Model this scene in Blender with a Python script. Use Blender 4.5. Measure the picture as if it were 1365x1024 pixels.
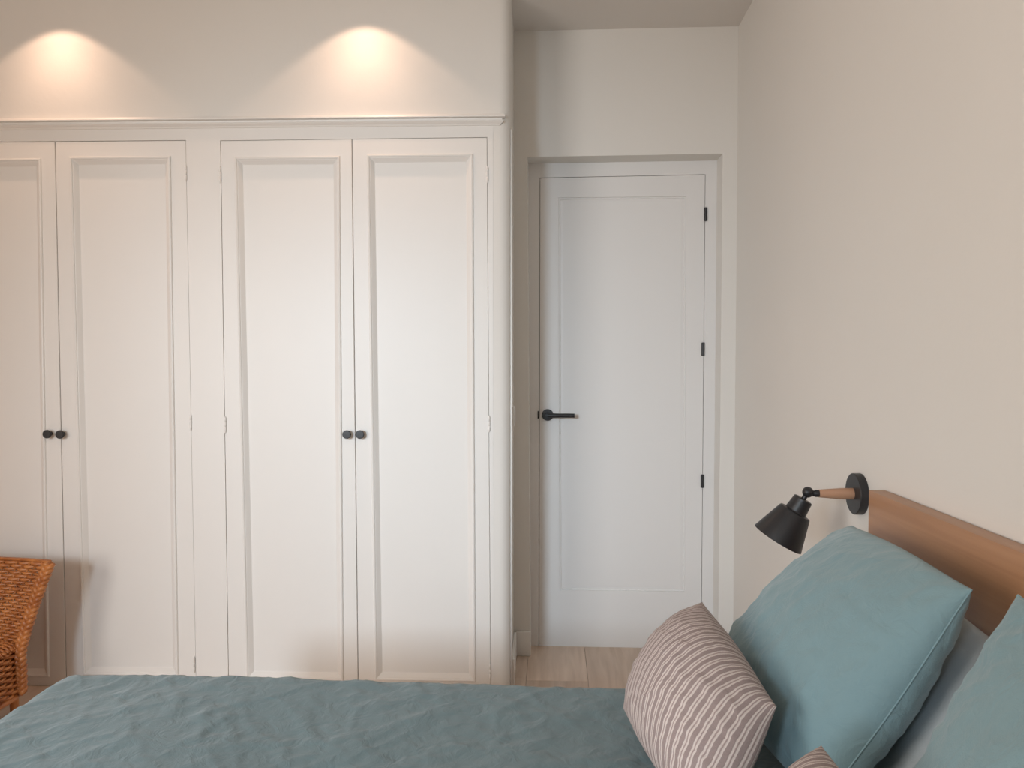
import bpy, bmesh, math, random
from mathutils import Vector, Matrix, Euler, noise
random.seed(7)
for o in list(bpy.data.objects): bpy.data.objects.remove(o)
C = bpy.context.scene
col = C.collection
R = math.radians

# ------------------------------------------------------------------ camera
CAM = Vector((0, 0, 1.27))
FPX = 1025.0
cd = bpy.data.cameras.new('camera'); cam = bpy.data.objects.new('camera', cd); col.objects.link(cam)
cd.sensor_width = 36; cd.lens = 36 * FPX / 1365; cd.clip_start = 0.02
cam.location = CAM
cam.rotation_euler = (R(90 - 1.79), 0, R(3.07))
C.camera = cam
CROT = Euler(cam.rotation_euler).to_matrix()

# ------------------------------------------------------------------ world, light, exposure
w = bpy.data.worlds.new('world'); C.world = w; w.use_nodes = True
w.node_tree.nodes['Background'].inputs[0].default_value = (0.75, 0.85, 1.0, 1)
w.node_tree.nodes['Background'].inputs[1].default_value = 0.6
C.view_settings.view_transform = 'Standard'
C.view_settings.look = 'None'
C.view_settings.gamma = 1
C.view_settings.use_curve_mapping = False
C.view_settings.exposure = 0.14

def area(name, loc, target, sx, sy, power, color):
    l = bpy.data.lights.new(name, 'AREA'); l.shape = 'RECTANGLE'; l.size = sx; l.size_y = sy
    l.energy = power; l.color = color
    o = bpy.data.objects.new(name, l); col.objects.link(o); o.location = loc
    o.rotation_euler = (Vector(target) - Vector(loc)).to_track_quat('-Z', 'Y').to_euler()
    return o
# daylight entering by the window behind the camera, plus fill light from a wide window added in the left wall
wl = area('window_daylight', (-1.55, -1.93, 1.78), (-0.45, 2.9, 0.62), 0.45, 0.65, 8.6, (0.70, 0.86, 1.0))
wl.data.spread = R(50)
area('side_fill_light', (-2.68, -0.75, 1.45), (0.6, 0.6, 1.2), 1.5, 1.3, 60, (1.0, 0.955, 0.90))
SPOT_W = 3.4
SPOT_COL = (1.0, 0.66, 0.47)

# ------------------------------------------------------------------ materials
def mat(name, base, rough=0.6, metal=0.0, noise_amt=0.0, noise_scale=8, bump=0.0, bump_scale=60, spec=None, sheen=0.0):
    m = bpy.data.materials.new(name); m.use_nodes = True
    nt = m.node_tree; b = nt.nodes['Principled BSDF']
    b.inputs['Base Color'].default_value = (*base, 1)
    b.inputs['Roughness'].default_value = rough
    b.inputs['Metallic'].default_value = metal
    if spec is not None: b.inputs['Specular IOR Level'].default_value = spec
    if sheen:
        b.inputs['Sheen Weight'].default_value = sheen
        b.inputs['Sheen Roughness'].default_value = 0.5
    tc = nt.nodes.new('ShaderNodeTexCoord')
    if noise_amt:
        n = nt.nodes.new('ShaderNodeTexNoise'); n.inputs['Scale'].default_value = noise_scale
        n.inputs['Detail'].default_value = 4
        nt.links.new(tc.outputs['Object'], n.inputs['Vector'])
        mx = nt.nodes.new('ShaderNodeMix'); mx.data_type = 'RGBA'
        mx.inputs[6].default_value = (*[c * (1 - noise_amt) for c in base], 1)
        mx.inputs[7].default_value = (*[min(1, c * (1 + noise_amt)) for c in base], 1)
        nt.links.new(n.outputs['Fac'], mx.inputs[0])
        nt.links.new(mx.outputs[2], b.inputs['Base Color'])
    if bump:
        n2 = nt.nodes.new('ShaderNodeTexNoise'); n2.inputs['Scale'].default_value = bump_scale
        n2.inputs['Detail'].default_value = 6
        nt.links.new(tc.outputs['Object'], n2.inputs['Vector'])
        bp = nt.nodes.new('ShaderNodeBump'); bp.inputs['Strength'].default_value = bump
        bp.inputs['Distance'].default_value = 0.002
        nt.links.new(n2.outputs['Fac'], bp.inputs['Height'])
        nt.links.new(bp.outputs['Normal'], b.inputs['Normal'])
    return m

PLASTER = mat('plaster', (0.775, 0.745, 0.70), 0.85, bump=0.25, bump_scale=45, noise_amt=0.015, noise_scale=3)
CEIL = mat('ceiling_paint', (0.74, 0.70, 0.66), 0.9, bump=0.2, bump_scale=40)
GLOSSW = mat('wardrobe_paint', (0.80, 0.77, 0.73), 0.42, bump=0.12, bump_scale=25, noise_amt=0.01)
DOORW = mat('door_paint', (0.78, 0.76, 0.74), 0.5, bump=0.08, bump_scale=30)
BLACK = mat('black_metal', (0.018, 0.018, 0.02), 0.42, bump=0.1, bump_scale=400)
DARK = mat('dark_interior', (0.08, 0.07, 0.06), 0.9)
BLIND = mat('white_plastic', (0.8, 0.78, 0.75), 0.4)
LINEN = mat('pale_cotton', (0.44, 0.48, 0.50), 0.9, bump=0.3, bump_scale=180)
SHEET = mat('white_cotton', (0.74, 0.76, 0.78), 0.9, bump=0.3, bump_scale=180)

def fabric(name, base, var=0.06):
    m = bpy.data.materials.new(name); m.use_nodes = True
    nt = m.node_tree; b = nt.nodes['Principled BSDF']
    b.inputs['Roughness'].default_value = 0.88
    b.inputs['Specular IOR Level'].default_value = 0.25
    b.inputs['Sheen Weight'].default_value = 0.25
    tc = nt.nodes.new('ShaderNodeTexCoord')
    n = nt.nodes.new('ShaderNodeTexNoise'); n.inputs['Scale'].default_value = 9; n.inputs['Detail'].default_value = 8
    n.inputs['Roughness'].default_value = 0.7
    nt.links.new(tc.outputs['Object'], n.inputs['Vector'])
    mx = nt.nodes.new('ShaderNodeMix'); mx.data_type = 'RGBA'
    mx.inputs[6].default_value = (*[c * (1 - var) for c in base], 1)
    mx.inputs[7].default_value = (*[c * (1 + var) for c in base], 1)
    nt.links.new(n.outputs['Fac'], mx.inputs[0]); nt.links.new(mx.outputs[2], b.inputs['Base Color'])
    # woven grain plus short crumples of washed linen
    v = nt.nodes.new('ShaderNodeTexNoise'); v.inputs['Scale'].default_value = 420; v.inputs['Detail'].default_value = 2
    nt.links.new(tc.outputs['Object'], v.inputs['Vector'])
    c = nt.nodes.new('ShaderNodeTexNoise'); c.inputs['Scale'].default_value = 22; c.inputs['Detail'].default_value = 7
    c.inputs['Distortion'].default_value = 1.6
    nt.links.new(tc.outputs['Object'], c.inputs['Vector'])
    b1 = nt.nodes.new('ShaderNodeBump'); b1.inputs['Strength'].default_value = 0.35; b1.inputs['Distance'].default_value = 0.001
    b2 = nt.nodes.new('ShaderNodeBump'); b2.inputs['Strength'].default_value = 0.45; b2.inputs['Distance'].default_value = 0.008
    nt.links.new(v.outputs['Fac'], b1.inputs['Height']); nt.links.new(c.outputs['Fac'], b2.inputs['Height'])
    nt.links.new(b2.outputs['Normal'], b1.inputs['Normal']); nt.links.new(b1.outputs['Normal'], b.inputs['Normal'])
    return m
TEAL = fabric('teal_linen', (0.20, 0.31, 0.342))
TEAL2 = fabric('teal_duvet_linen', (0.116, 0.175, 0.188))

def wood(name, c1, c2, scale=(1, 14, 14), rough=0.45, axis_noise=2.5):
    m = bpy.data.materials.new(name); m.use_nodes = True
    nt = m.node_tree; b = nt.nodes['Principled BSDF']; b.inputs['Roughness'].default_value = rough
    tc = nt.nodes.new('ShaderNodeTexCoord'); mp = nt.nodes.new('ShaderNodeMapping')
    mp.inputs['Scale'].default_value = scale
    nt.links.new(tc.outputs['Object'], mp.inputs['Vector'])
    n = nt.nodes.new('ShaderNodeTexNoise'); n.inputs['Scale'].default_value = axis_noise; n.inputs['Detail'].default_value = 8
    n.inputs['Distortion'].default_value = 0.6
    nt.links.new(mp.outputs[0], n.inputs['Vector'])
    r = nt.nodes.new('ShaderNodeValToRGB')
    r.color_ramp.elements[0].position = 0.3; r.color_ramp.elements[0].color = (*c1, 1)
    r.color_ramp.elements[1].position = 0.7; r.color_ramp.elements[1].color = (*c2, 1)
    nt.links.new(n.outputs['Fac'], r.inputs[0])
    oi = nt.nodes.new('ShaderNodeObjectInfo'); hs = nt.nodes.new('ShaderNodeHueSaturation')
    mr = nt.nodes.new('ShaderNodeMapRange'); mr.inputs[3].default_value = 0.88; mr.inputs[4].default_value = 1.1
    nt.links.new(oi.outputs['Random'], mr.inputs[0]); nt.links.new(mr.outputs[0], hs.inputs['Value'])
    nt.links.new(r.outputs[0], hs.inputs['Color']); nt.links.new(hs.outputs[0], b.inputs['Base Color'])
    return m
PLANK = wood('laminate_oak', (0.56, 0.42, 0.32), (0.70, 0.55, 0.44), (14, 1.2, 4), 0.4)
OAKV = wood('headboard_veneer', (0.45, 0.22, 0.105), (0.53, 0.275, 0.138), (9, 0.9, 26), 0.38)
BEECH = wood('turned_beech', (0.46, 0.25, 0.15), (0.58, 0.34, 0.22), (2, 20, 20), 0.45)

def wicker_mat():
    m = bpy.data.materials.new('honey_cane'); m.use_nodes = True
    nt = m.node_tree; b = nt.nodes['Principled BSDF']; b.inputs['Roughness'].default_value = 0.38
    tc = nt.nodes.new('ShaderNodeTexCoord'); n = nt.nodes.new('ShaderNodeTexNoise')
    n.inputs['Scale'].default_value = 22; n.inputs['Detail'].default_value = 5
    nt.links.new(tc.outputs['Object'], n.inputs['Vector'])
    r = nt.nodes.new('ShaderNodeValToRGB')
    r.color_ramp.elements[0].position = 0.3; r.color_ramp.elements[0].color = (0.33, 0.10, 0.027, 1)
    r.color_ramp.elements[1].position = 0.72; r.color_ramp.elements[1].color = (0.58, 0.23, 0.07, 1)
    nt.links.new(n.outputs['Fac'], r.inputs[0]); nt.links.new(r.outputs[0], b.inputs['Base Color'])
    return m
CANE = wicker_mat()

def stripe_mat():
    m = bpy.data.materials.new('taupe_striped_weave'); m.use_nodes = True
    nt = m.node_tree; L = nt.links; b = nt.nodes['Principled BSDF']; b.inputs['Roughness'].default_value = 0.95
    b.inputs['Specular IOR Level'].default_value = 0.15
    uv = nt.nodes.new('ShaderNodeUVMap'); uv.uv_map = 'UVMap'
    sp = nt.nodes.new('ShaderNodeSeparateXYZ'); L.new(uv.outputs[0], sp.inputs[0])
    wob = nt.nodes.new('ShaderNodeTexNoise'); wob.inputs['Scale'].default_value = 26; wob.inputs['Detail'].default_value = 3
    L.new(uv.outputs[0], wob.inputs['Vector'])
    a = nt.nodes.new('ShaderNodeMath'); a.operation = 'MULTIPLY_ADD'; L.new(wob.outputs['Fac'], a.inputs[0])
    a.inputs[1].default_value = 0.004; L.new(sp.outputs['X'], a.inputs[2])
    k = nt.nodes.new('ShaderNodeMath'); k.operation = 'MULTIPLY'; L.new(a.outputs[0], k.inputs[0]); k.inputs[1].default_value = 26
    f = nt.nodes.new('ShaderNodeMath'); f.operation = 'FRACT'; L.new(k.outputs[0], f.inputs[0])
    r = nt.nodes.new('ShaderNodeValToRGB'); cr = r.color_ramp
    T = (0.32, 0.255, 0.245, 1); Wt = (0.62, 0.54, 0.51, 1); M = (0.37, 0.295, 0.28, 1)
    cr.elements[0].position = 0; cr.elements[0].color = T
    cr.elements[1].position = 0.34; cr.elements[1].color = T
    for p, c in ((0.38, Wt), (0.53, Wt), (0.57, M), (0.66, M), (0.70, Wt), (0.86, Wt), (0.90, T)):
        e = cr.elements.new(p); e.color = c
    L.new(f.outputs[0], r.inputs[0])
    fz = nt.nodes.new('ShaderNodeTexNoise'); fz.inputs['Scale'].default_value = 160; fz.inputs['Detail'].default_value = 3
    L.new(uv.outputs[0], fz.inputs['Vector'])
    hs = nt.nodes.new('ShaderNodeHueSaturation'); mr = nt.nodes.new('ShaderNodeMapRange')
    mr.inputs[3].default_value = 0.8; mr.inputs[4].default_value = 1.2
    L.new(fz.outputs['Fac'], mr.inputs[0]); L.new(mr.outputs[0], hs.inputs['Value'])
    L.new(r.outputs[0], hs.inputs['Color']); L.new(hs.outputs[0], b.inputs['Base Color'])
    ad = nt.nodes.new('ShaderNodeMath'); ad.operation = 'MULTIPLY_ADD'
    bw = nt.nodes.new('ShaderNodeRGBToBW'); L.new(r.outputs[0], bw.inputs[0])
    L.new(fz.outputs['Fac'], ad.inputs[0]); ad.inputs[1].default_value = 0.5; L.new(bw.outputs[0], ad.inputs[2])
    bp = nt.nodes.new('ShaderNodeBump'); bp.inputs['Strength'].default_value = 0.6; bp.inputs['Distance'].default_value = 0.003
    L.new(ad.outputs[0], bp.inputs['Height']); L.new(bp.outputs[0], b.inputs['Normal'])
    return m
STRIPE = stripe_mat()

# ------------------------------------------------------------------ helpers
def obj(name, bm, m, parent=None, smooth=False, angle=None):
    bmesh.ops.recalc_face_normals(bm, faces=bm.faces)
    me = bpy.data.meshes.new(name); bm.to_mesh(me); bm.free()
    o = bpy.data.objects.new(name, me); col.objects.link(o)
    if m: me.materials.append(m)
    if smooth:
        for p in me.polygons: p.use_smooth = True
    if angle:
        mod = None
        me.shade_smooth() if hasattr(me, 'shade_smooth') else None
        try: me.set_sharp_from_angle(angle=R(angle))
        except Exception: pass
    if parent: o.parent = parent
    return o
def tag(o, label=None, cat=None, group=None, kind=None):
    if label: o['label'] = label
    if cat: o['category'] = cat
    if group: o['group'] = group
    if kind: o['kind'] = kind
    return o
def empty(name, loc=(0, 0, 0), rz=0):
    o = bpy.data.objects.new(name, None); col.objects.link(o); o.location = loc; o.rotation_euler = (0, 0, rz)
    o.empty_display_size = 0.05
    return o
def box(bm, lo, hi, bev=0.0):
    x0, y0, z0 = lo; x1, y1, z1 = hi
    vs = [bm.verts.new(p) for p in ((x0,y0,z0),(x1,y0,z0),(x1,y1,z0),(x0,y1,z0),(x0,y0,z1),(x1,y0,z1),(x1,y1,z1),(x0,y1,z1))]
    fs = [bm.faces.new([vs[i] for i in f]) for f in ((0,3,2,1),(4,5,6,7),(0,1,5,4),(1,2,6,5),(2,3,7,6),(3,0,4,7))]
    if bev:
        es = list({e for f in fs for e in f.edges})
        bmesh.ops.bevel(bm, geom=es, offset=bev, segments=2, affect='EDGES', profile=0.5)
def boxo(name, lo, hi, m, parent=None, bev=0.0):
    bm = bmesh.new(); box(bm, lo, hi, bev); return obj(name, bm, m, parent, angle=40 if bev else None)
def tube(bm, pts, rad, n=8, cap=True):
    """tube along pts; rad a number or list"""
    pts = [Vector(p) for p in pts]; rings = []
    ref = Vector((0.13, 0.27, 0.95)).normalized()
    for i, p in enumerate(pts):
        t = (pts[min(i + 1, len(pts) - 1)] - pts[max(i - 1, 0)]).normalized()
        a = ref - t * ref.dot(t)
        if a.length < 0.1: a = Vector((1, 0, 0)) - t * t.x
        a.normalize(); ref = a; b = t.cross(a)
        r = rad[i] if isinstance(rad, (list, tuple)) else rad
        rings.append([bm.verts.new(p + (a * math.cos(k * 2 * math.pi / n) + b * math.sin(k * 2 * math.pi / n)) * r) for k in range(n)])
    for r0, r1 in zip(rings, rings[1:]):
        for k in range(n): bm.faces.new((r0[k], r0[(k + 1) % n], r1[(k + 1) % n], r1[k]))
    if cap: bm.faces.new(rings[0][::-1]); bm.faces.new(rings[-1])
def lathe(bm, prof, org, axis, n=40, closed=False):
    """revolve prof [(r, h)] about axis through org"""
    axis = Vector(axis).normalized(); a = axis.orthogonal().normalized(); b = axis.cross(a); org = Vector(org)
    rings = []
    for r, h in prof:
        if r < 1e-6: rings.append([bm.verts.new(org + axis * h)])
        else: rings.append([bm.verts.new(org + axis * h + (a * math.cos(k*2*math.pi/n) + b * math.sin(k*2*math.pi/n)) * r) for k in range(n)])
    for r0, r1 in zip(rings, rings[1:]):
        for k in range(n):
            q = [r0[k % len(r0)], r0[(k+1) % len(r0)], r1[(k+1) % len(r1)], r1[k % len(r1)]]
            u = []
            for v in q:
                if v not in u: u.append(v)
            if len(u) > 2: bm.faces.new(u)
def prism(bm, poly, z0, z1):
    lo = [bm.verts.new((x, y, z0)) for x, y in poly]; hi = [bm.verts.new((x, y, z1)) for x, y in poly]
    n = len(poly); bm.faces.new(lo[::-1]); bm.faces.new(hi)
    for i in range(n): bm.faces.new((lo[i], lo[(i+1) % n], hi[(i+1) % n], hi[i]))

class Plane:
    """an upright plane through (x0,y0) turned by ang about Z: survey coordinates (u along, z up)"""
    def __init__(s, x0, y0, ang): s.o = Vector((x0, y0, 0)); s.a = ang; s.t = Vector((math.cos(ang), math.sin(ang), 0)); s.n = Vector((math.sin(ang), -math.cos(ang), 0))
    def at(s, px, py):
        d = CROT @ Vector(((px - 682.5) / FPX, (512 - py) / FPX, -1))
        k = (s.o - CAM).dot(s.n) / d.dot(s.n)
        p = CAM + d * k
        return ((p - s.o).dot(s.t), p.z)
    def quad(s, tl, tr, br, bl): return [s.at(*tl), s.at(*tr), s.at(*br), s.at(*bl)]
def inset(q, i, j=None):
    j = i if j is None else j
    (a, b, c, d) = q
    return [(a[0]+i, a[1]-j), (b[0]-i, b[1]-j), (c[0]-i, c[1]+j), (d[0]+i, d[1]+j)]
def loop(bm, q, d): return [bm.verts.new((u, -d, z)) for u, z in q]      # d = how proud of the plane
def bridge(bm, a, b):
    n = len(a)
    for i in range(n): bm.faces.new((a[i], a[(i+1) % n], b[(i+1) % n], b[i]))
def ringmesh(bm, seq, cap_first=False, cap_last=False):
    ls = [loop(bm, q, d) for q, d in seq]
    for a, b in zip(ls, ls[1:]): bridge(bm, a, b)
    if cap_first: bm.faces.new(ls[0][::-1])
    if cap_last: bm.faces.new(ls[-1])

# ------------------------------------------------------------------ room dimensions
YW = 3.27          # wall that holds the room door
YD = 3.38          # face of the door and its frame, recessed in the wall
YF = 2.90          # face of the built-in wardrobe
XR = 0.763         # right wall
XL = -2.75; YB = -2.0; ZC = 2.65
WP = Plane(-0.16, YF, R(1.34))       # the wardrobe front is a touch off square
WA = WP.a
DP = Plane(0, YD, 0)
NP = Plane(0, YW, 0)

# floor: substrate and separate planks
boxo('floor', (XL - .1, YB - .1, -0.08), (XR + .1, YD + .2, -0.011), mat('subfloor', (0.12, 0.09, 0.07), 0.9))
fl = bpy.data.objects['floor']; tag(fl, 'pale oak laminate plank floor between the bed and the door', 'floor', kind='structure')
pw = 0.245; xk = DP.at(779, 866)[0]
i0 = math.floor((XL - xk) / pw); meshes = {}
x = xk + i0 * pw; row = 0
while x < XR:
    xa = max(x, XL); xb = min(x + pw, XR)
    y = YB - random.random() * 1.2
    while y < YD + 0.12:
        y0 = max(y, YB); y1 = min(y + 1.28, YD + 0.12)
        if y1 - y0 > 0.02 and xb - xa > 0.01:
            bm = bmesh.new(); box(bm, (0.0006, 0.0006, -0.011), (xb - xa - 0.0006, y1 - y0 - 0.0006, 0.0), 0.0008)
            o = obj('plank', bm, PLANK, fl); o.location = (xa, y0, 0)
        y += 1.28
    x += pw; row += 1

tag(boxo('ceiling', (XL - .1, YB - .1, ZC), (XR + .12, YD + .2, ZC + .1), CEIL), 'off-white plastered ceiling over the door alcove', 'ceiling', kind='structure')
# right wall, slightly rounded where it meets the back wall
tag(boxo('wall_right', (XR, YB - .1, -0.08), (XR + .12, YD + .2, ZC), PLASTER), 'cream plastered right wall behind the headboard and lamp', 'wall', kind='structure')
# unseen left wall, opened up for the added fill window
bm = bmesh.new()
for lo, hi in (((XL-.12, YB-.1, -.08), (XL, -1.5, ZC)), ((XL-.12, 0.0, -.08), (XL, YD+.2, ZC)), ((XL-.12, -1.5, -.08), (XL, 0.0, .8)), ((XL-.12, -1.5, 2.1), (XL, 0.0, ZC))): box(bm, lo, hi)
tag(obj('wall_left', bm, mat('peach_bounce_tint', (0.76, 0.53, 0.37), 0.85, bump=0.2)), 'plastered left wall out of view, with an added fill window and bounce tint', 'wall', kind='structure')  # peach colour added to warm the light bounced onto the wardrobe
bm = bmesh.new()
for lo, hi in (((XL, YB-.12, -.08), (-1.9, YB, ZC)), ((-1.2, YB-.12, -.08), (XR, YB, ZC)), ((-1.9, YB-.12, -.08), (-1.2, YB, 1.35)), ((-1.9, YB-.12, 2.2), (-1.2, YB, ZC))): box(bm, lo, hi)
tag(obj('wall_front', bm, PLASTER), 'plastered wall behind the viewer with a small window', 'wall', kind='structure')
def window(name, lo, hi, axis, label):
    bm = bmesh.new(); t = 0.05
    if axis == 'y':
        x0, x1, z0, z1, yy = lo[0], hi[0], lo[2], hi[2], lo[1]
        for a, b in (((x0, yy, z0), (x1, yy+.05, z0+t)), ((x0, yy, z1-t), (x1, yy+.05, z1)), ((x0, yy, z0+t), (x0+t, yy+.05, z1-t)), ((x1-t, yy, z0+t), (x1, yy+.05, z1-t))): box(bm, a, b)
    else:
        y0, y1, z0, z1, xx = lo[1], hi[1], lo[2], hi[2], lo[0]
        for a, b in (((xx, y0, z0), (xx+.05, y1, z0+t)), ((xx, y0, z1-t), (xx+.05, y1, z1)), ((xx, y0, z0+t), (xx+.05, y0+t, z1-t)), ((xx, y1-t, z0+t), (xx+.05, y1, z1-t))): box(bm, a, b)
    return tag(obj(name, bm, GLOSSW), label, 'window', kind='structure')
window('window_1', (-1.9, YB-.10, 1.35), (-1.2, YB-.05, 2.2), 'y', 'small white framed window behind the viewer')
window('added_fill_window', (XL-.10, -1.5, .8), (XL-.05, 0, 2.1), 'x', 'wide white framed window added in the left wall for fill light')  # unseen frame, added to go with the side fill light

# back wall with the door opening (edges a little out of true, as surveyed)
oq = NP.quad((703, 209.5), (963.5, 205), (957, 878), (707, 878.7))
XA = -0.16          # side face of the wardrobe pier
bm = bmesh.new()
oq2 = [oq[0], oq[1], (oq[2][0], -0.012), (oq[3][0], -0.012)]
def slab_xz(bm, pts, y0, y1):
    a = [bm.verts.new((x, y0, z)) for x, z in pts]; b = [bm.verts.new((x, y1, z)) for x, z in pts]
    bm.faces.new(a); bm.faces.new(b[::-1]); bridge(bm, a, b)
xl, xr_ = XA - 0.06, XR + 0.05
slab_xz(bm, [(xl, ZC), (xl, oq2[0][1]), oq2[0], oq2[1], (xr_, oq2[1][1]), (xr_, ZC)], YW, YD + .16)
slab_xz(bm, [(xl, oq2[0][1]), (xl, -.012), oq2[3], oq2[0]], YW, YD + .16)
slab_xz(bm, [oq2[1], oq2[2], (xr_, -.012), (xr_, oq2[1][1])], YW, YD + .16)
bmesh.ops.remove_doubles(bm, verts=bm.verts, dist=1e-5)
tag(obj('wall_back', bm, PLASTER), 'cream plastered back wall around the recessed door', 'wall', kind='structure')

# wardrobe wall: bulkhead above the moulding, and the pier with its rounded corner
crown_z = WP.at(340, 158)[1]
pier_u = WP.at(657.5, 500)[0]
Mx = Matrix.Translation(WP.o) @ Matrix.Rotation(WA, 4, 'Z')
inv = Mx.inverted()
def arc_plan(u0):
    rad = 0.045
    pts = [(u0, 0.0)]
    for k in range(9):
        a = R(-90 + k * 90 / 8)
        pts.append((-rad + rad * math.cos(a), rad + rad * math.sin(a)))
    pts += [(0.0, 0.46), (u0, 0.46)]
    return pts
UW = -2.62
bm = bmesh.new()
prism(bm, arc_plan(UW), crown_z - 0.012, ZC)
prism(bm, arc_plan(pier_u), -0.012, crown_z - 0.012)
box(bm, (UW, 0.40, -0.012), (pier_u, 0.46, crown_z - .012))
wc = obj('wall_left_of_door', bm, PLASTER, angle=50); wc.matrix_world = Mx
wc.name = 'wall_alcove'
tag(wc, 'plastered wall over the wardrobe with rounded corner', 'wall', kind='structure')
# corner bead on the pier
bm = bmesh.new()
tube(bm, [(0.001, 0.033, 0.0), (0.001, 0.033, crown_z - 0.04)], 0.0045, 8)
tb = obj('trim_1', bm, GLOSSW, smooth=True); tb.matrix_world = Mx
tag(tb, 'thin white corner bead down the wardrobe pier', 'trim', kind='structure')

# baseboards: pier side, stub left of the door, right wall
def bboard(name, lo, hi, label):
    return tag(boxo(name, lo, hi, GLOSSW, bev=0.004), label, 'baseboard', kind='structure')
zb = NP.at(700, 841)[1]
xs = NP.at(690, 878)[0]
bboard('baseboard_back', (XA + 0.002, YW - 0.015, 0), (oq[3][0] + 0.002, YW, zb), 'short white baseboard between wardrobe pier and door')
o = boxo('baseboard_left', (0.0, 0.05, 0), (0.013, 0.355, zb), GLOSSW, bev=0.004); o.matrix_world = Mx
tag(o, 'white baseboard along the side of the wardrobe pier', 'baseboard', kind='structure')
0 and bboard('baseboard_right', (XR - 0.013, 1.80, 0), (XR, YW, 0.09), 'white baseboard along the right wall beside the door')

# light switch on the pier side, seen edge-on
z1 = NP.at(683, 556)[1]
sw = empty('light_switch', (0, 0, 0)); sw.matrix_world = Mx
boxo('plate', (0.0005, 0.13, 1.005), (0.009, 0.21, 1.085), BLIND, sw, 0.002)
boxo('rocker', (0.0088, 0.142, 1.017), (0.012, 0.198, 1.073), BLIND, sw, 0.0015)
tag(sw, 'flat white light switch on the wardrobe pier facing the door recess', 'light switch')

# ------------------------------------------------------------------ room door
lq = DP.quad((719.5, 237), (940.5, 232.5), (935, 867), (718, 865))
fq_o = DP.quad((699, 213.5), (963, 208.5), (960, 900), (700, 900))
door = empty('door_1', (0, YD, 0))
tag(door, 'closed white single-panel door with black lever handle and hinges', 'door', kind='structure')
pq = DP.quad((744.5, 263.5), (914.5, 262), (913, 789), (746, 787))
bm = bmesh.new()
g = 0.0022
lo_ = inset(lq, g)
ringmesh(bm, [(lo_, -0.04), (lo_, 0.0), (pq, 0.0), (inset(pq, 0.0012), -0.006), (inset(pq, 0.006), -0.0055), (inset(pq, 0.0085), -0.009), (inset(pq, 0.020), -0.0078)], True, True)
obj('door_leaf', bm, DOORW, door)
bm = bmesh.new()
zt = max(lq[0][1], lq[1][1])
fo = [fq_o[0], fq_o[1], (fq_o[2][0], 0.0), (fq_o[3][0], 0.0)]
ls = [loop(bm, [lq[3], lq[0], lq[1], lq[2]], d) for d in (-0.05, -0.0)]
lo2 = [loop(bm, [fo[3], fo[0], fo[1], fo[2]], d) for d in (-0.05, -0.0)]
for i in range(3):
    bm.faces.new((ls[0][i], ls[0][i+1], ls[1][i+1], ls[1][i]))
    bm.faces.new((ls[1][i], ls[1][i+1], lo2[1][i+1], lo2[1][i]))
    bm.faces.new((lo2[0][i], lo2[0][i+1], lo2[1][i+1], lo2[1][i]))
    bm.faces.new((ls[0][i], ls[0][i+1], lo2[0][i+1], lo2[0][i]))
for i in (0, 3): bm.faces.new((ls[0][i], ls[1][i], lo2[1][i], lo2[0][i]))
obj('door_frame', bm, DOORW, door)
boxo('backing', (lq[3][0] - .03, 0.051, 0.0), (lq[1][0] + .03, 0.06, lq[0][1] + .03), DARK, door)
for k, (hx, hy) in enumerate(((940.5, 286), (937, 465.5), (936, 641.5))):
    u, z = DP.at(hx, hy)
    bm = bmesh.new(); lathe(bm, [(0, -.030), (.0045, -.029), (.0065, -.0285), (.0065, .0285), (.0045, .029), (0, .030)], (u, -0.004, z), (0, 0, 1), 14)
    box(bm, (u - .0065, -0.0015, z - .028), (u + .0065, 0.0, z + .028))
    h = obj('hinge', bm, BLACK, door, angle=40); h['label'] = 'black barrel hinge'
u, z = DP.at(730, 553)
hd = empty('door_handle'); hd.parent = door; hd.location = (u, 0, z); hd['label'] = 'black lever handle on round rose'
bm = bmesh.new(); lathe(bm, [(0.0, 0.0), (.0255, 0.0), (.0255, .008), (.024, .0095), (.012, .0098), (.0105, .012), (.0105, .045), (0, .045)], (0, 0, 0), (0, -1, 0), 40)
obj('rose', bm, BLACK, hd, angle=35)
bm = bmesh.new(); tube(bm, [(0.0, -.046, 0), (0.012, -.047, 0), (.045, -.047, 0), (.117, -.047, 0)], [.0095, .0098, .0095, .0092], 20)
obj('lever', bm, BLACK, hd, angle=40)
u2, z2 = DP.at(717.5, 553)
boxo('strike_plate', (u2 - .003, -0.004, z2 - .017), (u2 + .003, 0.001, z2 + .017), BLACK, door, 0.001)

# ------------------------------------------------------------------ built-in wardrobe
wd = empty('wardrobe'); wd.matrix_world = Mx
tag(wd, 'white built-in wardrobe with moulded panel doors and black knobs', 'wardrobe')
doors = [   # corners TL TR BR BL then moulding outer corners TL TR BR BL
 (((-104, 190), (73, 188.5), (88.5, 921), (-92, 921)), ((-80, 213), (55, 211.5), (66, 902), (-68, 902)), 'L'),
 (((73, 188.5), (248, 187), (262, 921), (88.5, 921)), ((93, 209.5), (227.5, 208.5), (238, 901), (111, 900)), 'R'),
 (((293.5, 187.5), (469, 185), (477.5, 926), (304.5, 924)), ((312.5, 209.5), (453, 208.5), (458, 907.5), (328, 906)), 'L'),
 (((469, 185), (649.5, 183), (654.5, 928), (477.5, 926)), ((489, 206.5), (630.5, 205), (634, 909), (499.5, 907)), 'R')]
knobs = [(67.5, 578), (84.5, 578.5), (464, 578.5), (481.5, 578.5)]
hinge_px = [[], [(248, 231), (254.5, 563), (259, 886)], [(293.5, 233), (300.5, 566)], [(649.5, 233), (652, 565), (653, 895)]]
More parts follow.
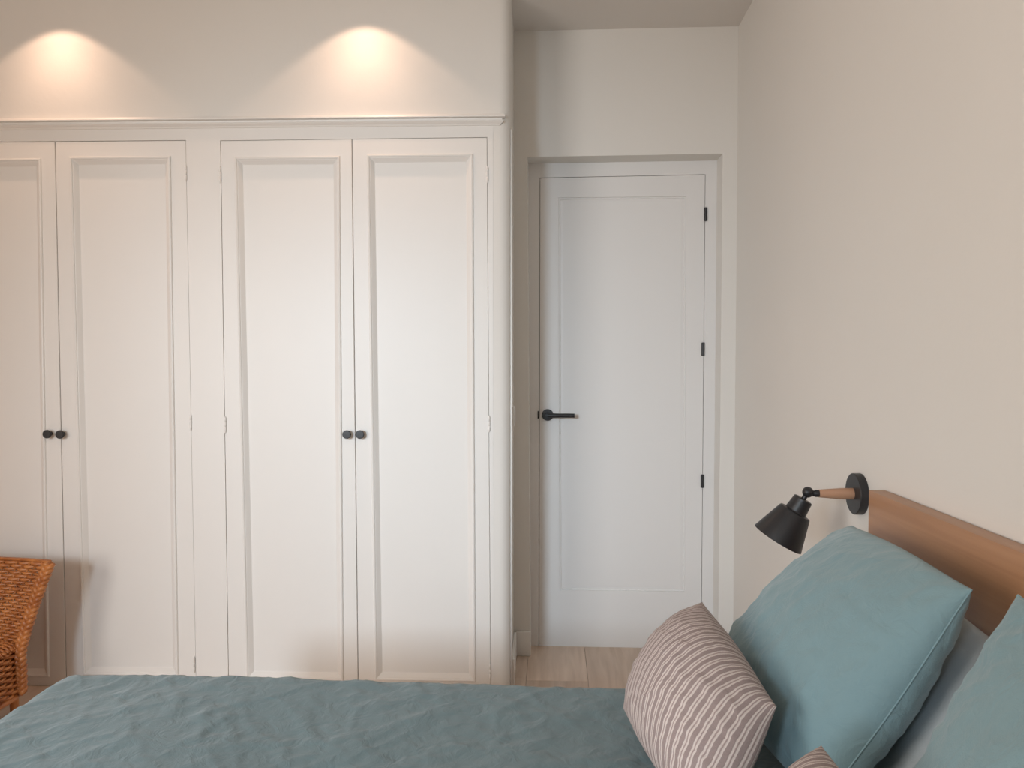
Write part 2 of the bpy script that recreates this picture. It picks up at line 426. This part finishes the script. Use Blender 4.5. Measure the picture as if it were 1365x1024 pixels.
# face frame: rails and stiles around each pair
pairs = [(doors[0], doors[1]), (doors[2], doors[3])]
pq_ = [[WP.at(*a[0][0]), WP.at(*b[0][1]), WP.at(*b[0][2]), WP.at(*a[0][3])] for a, b in pairs]
bm = bmesh.new()
topz = crown_z - 0.012
L0, R0 = UW + 0.02, pier_u
def fpoly(pts):
    a = [bm.verts.new((u, -0.001, z)) for u, z in pts]; b = [bm.verts.new((u, 0.022, z)) for u, z in pts]
    bm.faces.new(a); bm.faces.new(b[::-1]); bridge(bm, a, b)
A, B = pq_
fpoly([(L0, topz), (R0, topz), (R0, B[1][1]), B[1], B[0], A[1], A[0], (L0, A[0][1])])
fpoly([(L0, A[0][1]), A[0], A[3], (L0, A[3][1])])
fpoly([A[1], B[0], B[3], A[2]])
fpoly([B[1], (R0, B[1][1]), (R0, B[2][1]), B[2]])
fpoly([(L0, A[3][1]), A[3], A[2], B[3], B[2], (R0, B[2][1]), (R0, 0.0), (L0, 0.0)])
bmesh.ops.remove_doubles(bm, verts=bm.verts, dist=1e-5)
obj('face_frame', bm, GLOSSW, wd)
bm = bmesh.new(); box(bm, (L0, 0.034, 0.0), (R0 - .003, 0.39, topz))
obj('carcass', bm, mat('carcass_board', (.3,.26,.22), .8), wd)
for (oc, mc, side), (kx, ky), hs in zip(doors, knobs, hinge_px):
    q = WP.quad(*oc); mq = WP.quad(*mc)
    qi = inset(q, 0.0011)
    # stile + rail face, a small round at the arris, then the sunk field
    bm = bmesh.new()
    ringmesh(bm, [(qi, -0.022), (qi, -0.002), (inset(qi, .0015), 0.0), (mq, 0.0), (mq, -0.012), (inset(mq, .003), -0.0121)], True, True)
    d = obj('door', bm, GLOSSW, wd)
    # bolection moulding: bead, hollow, slope down to the field
    prof = [(-0.001, 0.0), (0.0, 0.003), (0.002, 0.0058), (0.0055, 0.0066), (0.009, 0.005), (0.0105, 0.0015), (0.0125, 0.001), (0.017, -0.003), (0.0265, -0.0115), (0.028, -0.0120)]
    bm = bmesh.new(); ringmesh(bm, [(inset(mq, i), e) for i, e in prof])
    obj('panel_moulding', bm, GLOSSW, d)
    u, z = WP.at(kx, ky)
    bm = bmesh.new()
    lathe(bm, [(0, -.0), (.0085, 0), (.0085, .003), (.0055, .005), (.0052, .012), (.0135, .016), (.0165, .021), (.0165, .025), (.0145, .0275), (0, .0278)], (u, 0, z), (0, -1, 0), 32)
    kn = obj('knob', bm, BLACK, d, angle=50); kn['label'] = 'small round black knob'
    for hx, hy in hs:
        u, z = WP.at(hx, hy)
        bm = bmesh.new()
        lathe(bm, [(0, -.032), (.002, -.0315), (.0032, -.028), (.0042, -.026), (.0042, -.009), (.0036, -.0085), (.0036, -.0075), (.0042, -.007), (.0042, .008), (.0036, .0085), (.0036, .0095), (.0042, .010), (.0042, .025), (.003, .028), (.002, .0315), (0, .032)], (u, -0.003, z), (0, 0, 1), 12)
        obj('hinge', bm, GLOSSW, d, angle=50)
# cornice moulding with returned end
cl = WP.at(0, 162)[1]; cr_ = WP.at(672, 155.2)[1]
u0, u1 = WP.at(0, 160)[0], WP.at(672, 155)[0]
slope = (cr_ - cl) / (u1 - u0)
prof = [(0.0, 0.007), (0.004, 0.0075), (0.013, 0.006), (0.0155, 0.0015), (0.017, -0.003), (0.0165, -0.0055), (0.009, -0.0085), (0.008, -0.014), (0.0115, -0.0155), (0.0125, -0.019), (0.010, -0.023), (0.005, -0.027), (0.003, -0.032), (0.0, -0.034)]
bm = bmesh.new(); rings = []
end = u1
for kind in ('l', 'm', 'r'):
    ring = []
    for d_, h in prof:
        d_ *= 1.35
        uu = UW + 0.02 if kind == 'l' else end - 0.018 + d_
        if kind == 'r': uu = end - 0.018 + d_
        yy = -d_ if kind != 'r' else 0.004
        ring.append(bm.verts.new((uu, yy, cl + slope * (uu - u0) + h - 0.001)))
    rings.append(ring)
for a, b in zip(rings, rings[1:]):
    for i in range(len(prof) - 1): bm.faces.new((a[i], a[i+1], b[i+1], b[i]))
obj('cornice_moulding', bm, GLOSSW, wd, angle=25)

# ------------------------------------------------------------------ recessed ceiling spots above the wardrobe
for px in (82, 487):
    u = WP.at(px, 40)[0]
    p = Mx @ Vector((u, -0.155, 0))
    dl = empty('ceiling_downlight', (p.x, p.y, ZC)); 
    bm = bmesh.new(); lathe(bm, [(.030, -.001), (.040, -.001), (.042, -.004), (.031, -.007), (.030, -.001)], (0, 0, 0), (0, 0, 1), 32)
    obj('trim_ring', bm, BLIND, dl, angle=40)
    tag(dl, 'round white downlight in the ceiling over the ' + ('left' if px < 200 else 'right') + ' pair of wardrobe doors', 'downlight', 'ceiling downlights over the wardrobe')
    l = bpy.data.lights.new('spot', 'SPOT'); l.energy = SPOT_W; l.color = SPOT_COL; l.spot_size = R(108); l.spot_blend = 0.22; l.shadow_soft_size = 0.012
    s = bpy.data.objects.new('spot_lamp', l); col.objects.link(s); s.location = (p.x, p.y, ZC - 0.014); s.rotation_euler = (0, 0, 0)
    l2 = l.copy(); l2.name = 'beam'; l2.energy = SPOT_W * 1.7; l2.spot_size = R(96); l2.spot_blend = 1.0
    s2 = bpy.data.objects.new('beam_lamp', l2); col.objects.link(s2); s2.location = (p.x, p.y, ZC - 0.014); s2.rotation_euler = (0, 0, 0)

# ------------------------------------------------------------------ bed
BX0, BX1, BY0, BY1 = -1.10, 0.715, 0.06, 1.68
bed = empty('bed', (0, 0, 0))
tag(bed, 'wooden bed with flat veneered headboard against the right wall', 'bed')
HB_Y = 1.795; hb_x = 0.722
bm = bmesh.new(); box(bm, (hb_x, -0.05, 0.30), (XR - 0.003, HB_Y, 0.972), 0.0025)
obj('headboard', bm, OAKV, bed, angle=40)
boxo('side_rail', (BX0 - .01, BY1 + .005, 0.20), (hb_x, BY1 + .03, 0.36), OAKV, bed, .003)
boxo('side_rail', (BX0 - .01, BY0 - .03, 0.20), (hb_x, BY0 - .005, 0.36), OAKV, bed, .003)
boxo('foot_rail', (BX0 - .035, BY0 - .03, 0.20), (BX0 - .011, BY1 + .03, 0.36), OAKV, bed, .003)
boxo('slat_base', (BX0 - .01, BY0 - .004, 0.26), (hb_x, BY1 + .004, 0.30), OAKV, bed)
for xx in (BX0 - .03, hb_x - .06):
    for yy in (BY0 - .02, BY1 - .03):
        boxo('leg', (xx, yy, 0.0), (xx + .05, yy + .05, 0.26), OAKV, bed, .003)
bm = bmesh.new(); box(bm, (BX0, BY0, 0.302), (hb_x - .004, BY1, 0.525), 0.035)
tag(obj('mattress', bm, SHEET, angle=60), 'thick white mattress under the teal duvet', 'mattress')

def fbm(x, y, z=0.0, o=4): return noise.fractal(Vector((x, y, z)), 1.0, 2.0, o)
# duvet: draped cloth; edges bend down over foot and sides
def drape(s, r=0.055):
    """s = distance past the edge along the cloth; returns (outward, drop)"""
    if s <= 0: return s, 0.0
    q = r * math.pi / 2
    if s < q:
        a = s / r; return r * math.sin(a), r * (1 - math.cos(a))
    return r + 0.03 * (s - q), r + (s - q)
bm = bmesh.new()
NX, NY = 260, 230
fx0, fx1 = BX0 + 0.02, 0.56       # flat range in x (foot edge, head edge)
fy0, fy1 = BY0 + 0.02, BY1 - 0.025
S0, SY = 0.30, 0.28
grid = []
for i in range(NX + 1):
    rowv = []
    for j in range(NY + 1):
        a = fx0 - S0 + (fx1 - fx0 + S0) * i / NX
        b = fy0 - SY + (fy1 - fy0 + 2 * SY) * j / NY
        ox, dz1 = drape(fx0 - a); x = fx0 - ox if a < fx0 else a
        if b > fy1: oy, dz2 = drape(b - fy1); y = fy1 + oy
        elif b < fy0: oy, dz2 = drape(fy0 - b); y = fy0 - oy
        else: y = b; dz2 = 0
        if a >= fx0: dz1 = 0
        # at the foot corners both folds meet: keep the longer drop and pull the cloth in
        dz = max(dz1, dz2) + 0.25 * min(dz1, dz2)
        if dz1 > 0.02 and dz2 > 0.02:
            x += 0.03 * min(1, dz1 / .1) * min(1, dz2 / .1); y -= 0.03 * min(1, dz1 / .1) * min(1, dz2 / .1) * (1 if b > fy1 else -1)
        flat = max(0.0, 1 - dz / 0.05)
        z = 0.553 + 0.008 * (1 - flat)
        z += flat * (0.010 * fbm(a * 2.1, b * 2.1, 1.0, 2) + 0.006 * math.exp(-((a + .85) / .25) ** 2))
        # crumples: ridged noise along slanted directions
        ca, cb = a * 0.8 + b * 0.6, -a * 0.6 + b * 0.8
        rg = 1 - abs(fbm(ca * 3.0 + 3, cb * 7.5, 4.0, 3)) * 2
        rg2 = 1 - abs(fbm(cb * 4.0 + 9, ca * 10.0, 8.0, 3)) * 2
        z += 0.0032 * max(0, rg) ** 4 + 0.0026 * max(0, rg2) ** 4 + 0.0012 * fbm(a * 28, b * 28, 2, 3)
        # hanging folds
        hang = min(1.0, dz / 0.15)
        fold = 0.010 * hang * math.sin(a * 26 + 3 * fbm(a * 3, b, 5, 2)) if dz2 > dz1 else 0.010 * hang * math.sin(b * 24)
        if dz2 > dz1: y += (1 if b > fy1 else -1) * abs(fold)
        elif dz1 > 0: x -= abs(fold)
        rowv.append(bm.verts.new((x, y, z - dz)))
    grid.append(rowv)
for i in range(NX):
    for j in range(NY): bm.faces.new((grid[i][j], grid[i+1][j], grid[i+1][j+1], grid[i][j+1]))
dv = obj('duvet', bm, TEAL2, smooth=True)
sm = dv.modifiers.new('thickness', 'SOLIDIFY'); sm.thickness = 0.018; sm.offset = -1
tag(dv, 'crumpled grey-teal linen duvet spread over the bed', 'duvet')

# ------------------------------------------------------------------ pillows
def pillow(name, TLf, TRn, BRn, BLf, thick, m, label, cat, seed=0, n=84, pinch=0.07, wr=0.010, power=0.5, sag=0.0, grp=None, seam=None, flip=False, back=1.0):
    """cushion spanned by four seam corners: far top, near top, near bottom, far bottom; uv: u along near-far, v down"""
    P = [Vector(p) for p in (TLf, TRn, BRn, BLf)]
    cen = sum(P, Vector()) / 4
    U = ((P[1] - P[0]) + (P[2] - P[3])).normalized(); V = ((P[3] - P[0]) + (P[2] - P[1])).normalized()
    N = U.cross(V).normalized()
    bm = bmesh.new(); uvl = bm.loops.layers.uv.new('UVMap')
    fr, bk = {}, {}
    def pos(i, j, side):
        s = math.sin((i / n - 0.5) * math.pi); t = math.sin((j / n - 0.5) * math.pi)   # denser at the rim
        a, b = (s + 1) / 2, (t + 1) / 2
        # concave outline between the corners
        e_ = 1 if pinch > 0 else 2.2
        aa = 0.5 + (a - 0.5) * (1 - pinch * max(0, 1 - t * t) ** e_); bb = 0.5 + (b - 0.5) * (1 - pinch * max(0, 1 - s * s) ** e_)
        p = (P[0] * (1 - aa) + P[1] * aa) * (1 - bb) + (P[3] * (1 - aa) + P[2] * aa) * bb
        e = max(0.0, (1 - s * s)) ** power * max(0.0, (1 - t * t)) ** power
        th = thick / 2 * e * (1 + sag * t)
        # creases running out from the corners and along the seams
        rim = 1 - min(1 - abs(s), 1 - abs(t))
        ang = math.atan2(t, s)
        cr = 0
        edge = (max(abs(s), abs(t)))
        w1 = 1 - abs(fbm(s * 2.2 + seed, t * 2.2, seed * 1.7, 3)) * 2
        w2 = fbm(ang * 5 + seed, edge * 1.6, seed + 3.0, 3)
        cr = wr * (0.42 * max(0, w1) ** 2 + 0.45 * w2 * edge ** 3 + 0.25 * fbm(s * 7, t * 7, seed + side, 3)) * min(1, e * 3)
        return p + N * side * (th + cr) * (back if side * (1 if N.x > 0 else -1) > 0 else 1), ((a + i / n) / 2, b)
    for i in range(n + 1):
        for j in range(n + 1):
            edge = i in (0, n) or j in (0, n)
            p, uv = pos(i, j, 1); v = bm.verts.new(p); fr[i, j] = (v, uv)
            if edge: bk[i, j] = (v, uv)
            else:
                p2, _ = pos(i, j, -1); bk[i, j] = (bm.verts.new(p2), uv)
    for dct, rev in ((fr, False), (bk, True)):
        for i in range(n):
            for j in range(n):
                q = [dct[i, j], dct[i+1, j], dct[i+1, j+1], dct[i, j+1]]
                if rev: q = q[::-1]
                f = bm.faces.new([v for v, _ in q])
                for lp, (_, uv) in zip(f.loops, q): lp[uvl].uv = uv
    rimpts = [fr[i, 0][0].co.copy() for i in range(n)] + [fr[n, j][0].co.copy() for j in range(n)] + [fr[n - i, n][0].co.copy() for i in range(n)] + [fr[0, n - j][0].co.copy() for j in range(n + 1)]
    o = obj(name, bm, m, smooth=True)
    tag(o, label, cat, grp)
    if seam:
        b2 = bmesh.new(); tube(b2, rimpts, seam, 6, False); obj('piping', b2, m, o, smooth=True)
    return o

# pale pillow standing against the headboard, seen between the two teal ones
pillow('pillow', (0.695, 1.36, 0.838), (0.690, 0.80, 0.835), (0.530, 0.80, 0.575), (0.530, 1.36, 0.575), 0.07, LINEN,
       'pale grey-white pillow behind, in the gap between the teal pillows', 'pillow', 5, power=0.42, wr=0.004)
pillow('pillow', (0.655, 1.715, 0.905), (0.612, 1.150, 0.933), (0.405, 1.165, 0.595), (0.34, 1.64, 0.597), 0.19, TEAL,
       'large teal linen pillow below the wall lamp, leaning on the headboard', 'pillow', 1, power=0.42, grp='teal linen pillows', sag=0.15, pinch=-0.03, seam=0.0015)
pillow('pillow', (0.622, 1.055, 0.955), (0.620, 0.480, 0.925), (0.40, 0.480, 0.605), (0.415, 1.00, 0.605), 0.16, TEAL,
       'teal linen pillow cut off by the right edge, nearest the viewer', 'pillow', 2, power=0.42, grp='teal linen pillows', sag=0.15, pinch=0.06, seam=0.0015)
for k, (dy, dx, dz, lab) in enumerate(((0, 0, 0, 'taupe and cream striped cushion leaning on the large teal pillow'), (-0.60, 0.030, 0.013, 'striped cushion of which only one corner shows at the bottom edge'))):
    pillow('cushion', (0.300 + dx, 1.55 + dy, 0.783 + dz), (0.345 + dx, 1.19 + dy, 0.735 + dz), (0.215 + dx, 1.07 + dy, 0.598 + dz), (0.135 + dx, 1.46 + dy, 0.603 + dz), 0.20, STRIPE,
       lab, 'cushion', 11 + k, pinch=-0.05, power=0.5, wr=0.006, back=0.45, grp='striped cushions on the bed')

# ------------------------------------------------------------------ wall lamp
lam = empty('wall_lamp', (XR, 1.94, 0.938))
tag(lam, 'black wall lamp with tilted metal shade on a wooden arm', 'lamp')
bm = bmesh.new(); lathe(bm, [(0, 0), (.0495, 0), (.051, .002), (.051, .019), (.0495, .0205), (0, .0208)], (0, 0, 0), (-1, 0, 0), 56)
obj('wall_plate', bm, BLACK, lam, angle=35)
bm = bmesh.new(); lathe(bm, [(0, .0208), (.0142, .0208), (.0138, .05), (.0098, .103), (0, .1032)], (0, 0, 0), (-1, 0, 0), 28)
obj('arm', bm, BEECH, lam, angle=40)['label'] = 'turned wooden arm'
J = Vector((-0.130, 0, 0.003))
bm = bmesh.new()
lathe(bm, [(0, 0.1028), (.0088, 0.1028), (.0088, .112), (.0075, .114), (.0075, .122), (0, .124)], (0, 0, 0), (-1, 0, 0), 20)
bmesh.ops.create_uvsphere(bm, u_segments=24, v_segments=16, radius=0.0135, matrix=Matrix.Translation(J))
lathe(bm, [(0, -.0125), (.0075, -.0115), (.0075, .0115), (0, .0125)], J, (0, 1, 0), 20)
ax = Vector((-0.50, 0.09, -0.88)).normalized()
tube(bm, [J, J + ax * 0.026], .0062, 14)
obj('swivel_joint', bm, BLACK, lam, angle=40)
bm = bmesh.new()
so = J + ax * 0.020
outer = [(0, 0), (.021, 0.0), (.0235, .002), (.0265, .034), (.0280, .036), (.0385, .038), (.0405, .041), (.0640, .120)]
inner = [(.0625, .120), (.039, .0435), (.025, .040), (.022, .004), (0, .003)]
lathe(bm, outer + inner, so, ax, 56)
obj('shade', bm, BLACK, lam, angle=30)
bm = bmesh.new(); lathe(bm, [(0, .004), (.013, .005), (.013, .035), (.011, .045), (.024, .068), (.0255, .080), (.02, .093), (0, .100)], so, ax, 24)
obj('bulb', bm, BLIND, lam, smooth=True)

# ------------------------------------------------------------------ wicker chair
ch = empty('wicker_chair', (-2.085, 2.42, 0.0), R(-2))
tag(ch, 'low honey-brown wicker chair with braided edges beside the wardrobe', 'chair')
def strands(bm, surf, nrows, stakes, rad, amp, closed=False, sub=4, n=5):
    """rows of cane passing alternately before and behind the stakes; surf(a, r) -> (point, normal)"""
    for r in range(nrows):
        pts = []
        tot = stakes * sub
        for k in range(tot + 1):
            a = k / tot
            p, nn = surf(a, (r + 0.5) / nrows)
            s = math.cos(k / sub * math.pi + (r % 2) * math.pi)
            pts.append(p + nn * s * amp + Vector((0, 0, random.uniform(-.0006, .0006))))
        tube(bm, pts, rad * random.uniform(.9, 1.08), n, not closed)
def braid(bm, path, rad=0.007, amp=0.010, turns=9):
    path = [Vector(p) for p in path]
    # resample
    L = [0]
    for a, b in zip(path, path[1:]): L.append(L[-1] + (b - a).length)
    def at(t):
        d = t * L[-1]
        for i in range(len(L) - 1):
            if d <= L[i+1] + 1e-9:
                f = (d - L[i]) / max(1e-9, L[i+1] - L[i]); return path[i].lerp(path[i+1], f)
        return path[-1]
    m_ = turns * 12
    for s in range(3):
        pts = []
        for k in range(m_ + 1):
            t = k / m_; p = at(t); tg = (at(min(1, t + .01)) - at(max(0, t - .01))).normalized()
            side = tg.cross(Vector((0, -1, 0))).normalized(); fw = side.cross(tg)
            ph = 2 * math.pi * (t * turns + s / 3)
            pts.append(p + side * math.sin(ph) * amp + fw * math.sin(2 * ph) * amp * .55)
        tube(bm, pts, rad, 7)
# local frame: +x right, -y towards the viewer (chair faces the viewer)
ZS = 0.272
def back_surf(a, r):
    # a: 0 left .. 1 right ; r: 0 bottom .. 1 top
    th = (a - 0.5) * 2
    hw = 0.215 + 0.068 * r ** 1.35
    x = hw * th
    y = 0.20 + 0.055 * r - 0.05 * th * th * (1 - .2 * r)
    z = ZS - 0.03 + (0.300 + 0.004 * th * th) * r
    nn = Vector((-0.30 * th, -1, 0)).normalized()
    return Vector((x, y, z)), nn
bm = bmesh.new(); strands(bm, back_surf, 27, 20, 0.0063, 0.0058)
# top rows roll over the rim
for k, (dy, dz) in enumerate(((0.004, 0.004), (0.012, 0.004), (0.018, -0.003))):
    tube(bm, [back_surf(i / 40, 1.0)[0] + Vector((0, dy, dz)) for i in range(41)], 0.005, 6)
o = obj('back_weave', bm, CANE, ch, smooth=True); o['kind'] = 'stuff'
for k in range(21):
    bm = bmesh.new(); tube(bm, [back_surf(k / 20, r)[0] for r in (0, .25, .5, .75, 1)], 0.0035, 5); obj('stake', bm, CANE, ch, smooth=True)
# seat: woven top and apron
sx, sy0, sy1 = 0.213, -0.20, 0.19
def rr(th, k=0.0):
    """rounded-rectangle plan of the seat, th 0..1 round"""
    r = 0.07; X = sx - r + k; Y = (sy1 - sy0) / 2 - r + k; cy = (sy0 + sy1) / 2
    per = [2 * X, 2 * Y, 2 * X, 2 * Y]; q = r * math.pi / 2; tot = sum(per) + 4 * q
    d = (th % 1) * tot
    segs = [('l', (-X, -Y - r), (1, 0), 2 * X), ('a', (X, -Y), -90, q), ('l', (X + r, -Y), (0, 1), 2 * Y), ('a', (X, Y), 0, q), ('l', (X, Y + r), (-1, 0), 2 * X), ('a', (-X, Y), 90, q), ('l', (-X - r, Y), (0, -1), 2 * Y), ('a', (-X, -Y), 180, q)]
    for kind, p, dr, ln in segs:
        if d <= ln + 1e-9:
            if kind == 'l':
                return Vector((p[0] + dr[0] * d, p[1] + dr[1] * d + cy, 0)), Vector((dr[1], -dr[0], 0))
            a = R(dr) + d / r
            return Vector((p[0] + r * math.cos(a), p[1] + r * math.sin(a) + cy, 0)), Vector((math.cos(a), math.sin(a), 0))
        d -= ln
    return Vector((p[0], p[1] + cy, 0)), Vector((-1, 0, 0))
def apron(a, r):
    p, nn = rr(a); return p + Vector((0, 0, ZS - 0.17 + 0.155 * r)) - nn * 0.01 * r, nn
bm = bmesh.new(); strands(bm, apron, 15, 48, 0.0056, 0.0058, True)
o = obj('apron_weave', bm, CANE, ch, smooth=True); o['kind'] = 'stuff'
# seat top: rows front to back, rounded down at the rim
bm = bmesh.new()
rows = 40
for r in range(rows):
    y = sy0 + 0.004 + (sy1 - sy0 - .008) * (r + .5) / rows
    cy = (sy0 + sy1) / 2; hy = (sy1 - sy0) / 2
    e = abs(y - cy); X = sx
    if e > hy - .07: X = sx - .07 + math.sqrt(max(0, .07 ** 2 - (e - hy + .07) ** 2))
    pts = []; m_ = 84
    for k in range(m_ + 1):
        s = -1 + 2 * k / m_; x = X * s
        rim = min(X - abs(x), hy - e)
        z = ZS - 0.014 * max(0, 1 - rim / .03) ** 2 - .004 * (1 - s * s)
        z += 0.0040 * math.cos(k / 4 * math.pi + (r % 2) * math.pi)
        pts.append((x, y, z))
    tube(bm, pts, 0.0052, 5)
o = obj('seat_weave', bm, CANE, ch, smooth=True); o['kind'] = 'stuff'
boxo('seat_board', (-sx + .03, sy0 + .03, ZS - .03), (sx - .03, sy1 - .03, ZS - .012), CANE, ch)
bm = bmesh.new(); tube(bm, [rr(k / 60)[0] + Vector((0, 0, ZS - .178)) for k in range(61)], 0.010, 8, False)
obj('seat_hoop', bm, CANE, ch, smooth=True)
for sd in (-1, 1):
    path = [back_surf(0.5 + sd * 0.5, r)[0] + Vector((sd * .006, -.004, 0)) for r in [i / 12 for i in range(13)]]
    low = [Vector((sd * (sx + .008), 0.15, ZS - .17 + .045 * i)) for i in range(3)]
    bm = bmesh.new(); braid(bm, low + path, 0.0092, 0.0125, 8)
    obj('edge_braid', bm, CANE, ch, smooth=True)
for lx in (-sx + .035, sx - .035):
    for ly in (sy0 + .035, sy1 - .03):
        bm = bmesh.new(); tube(bm, [(lx * 1.06, ly, 0), (lx, ly, ZS - .02)], [.014, .016], 12)
        obj('leg', bm, CANE, ch, smooth=True)
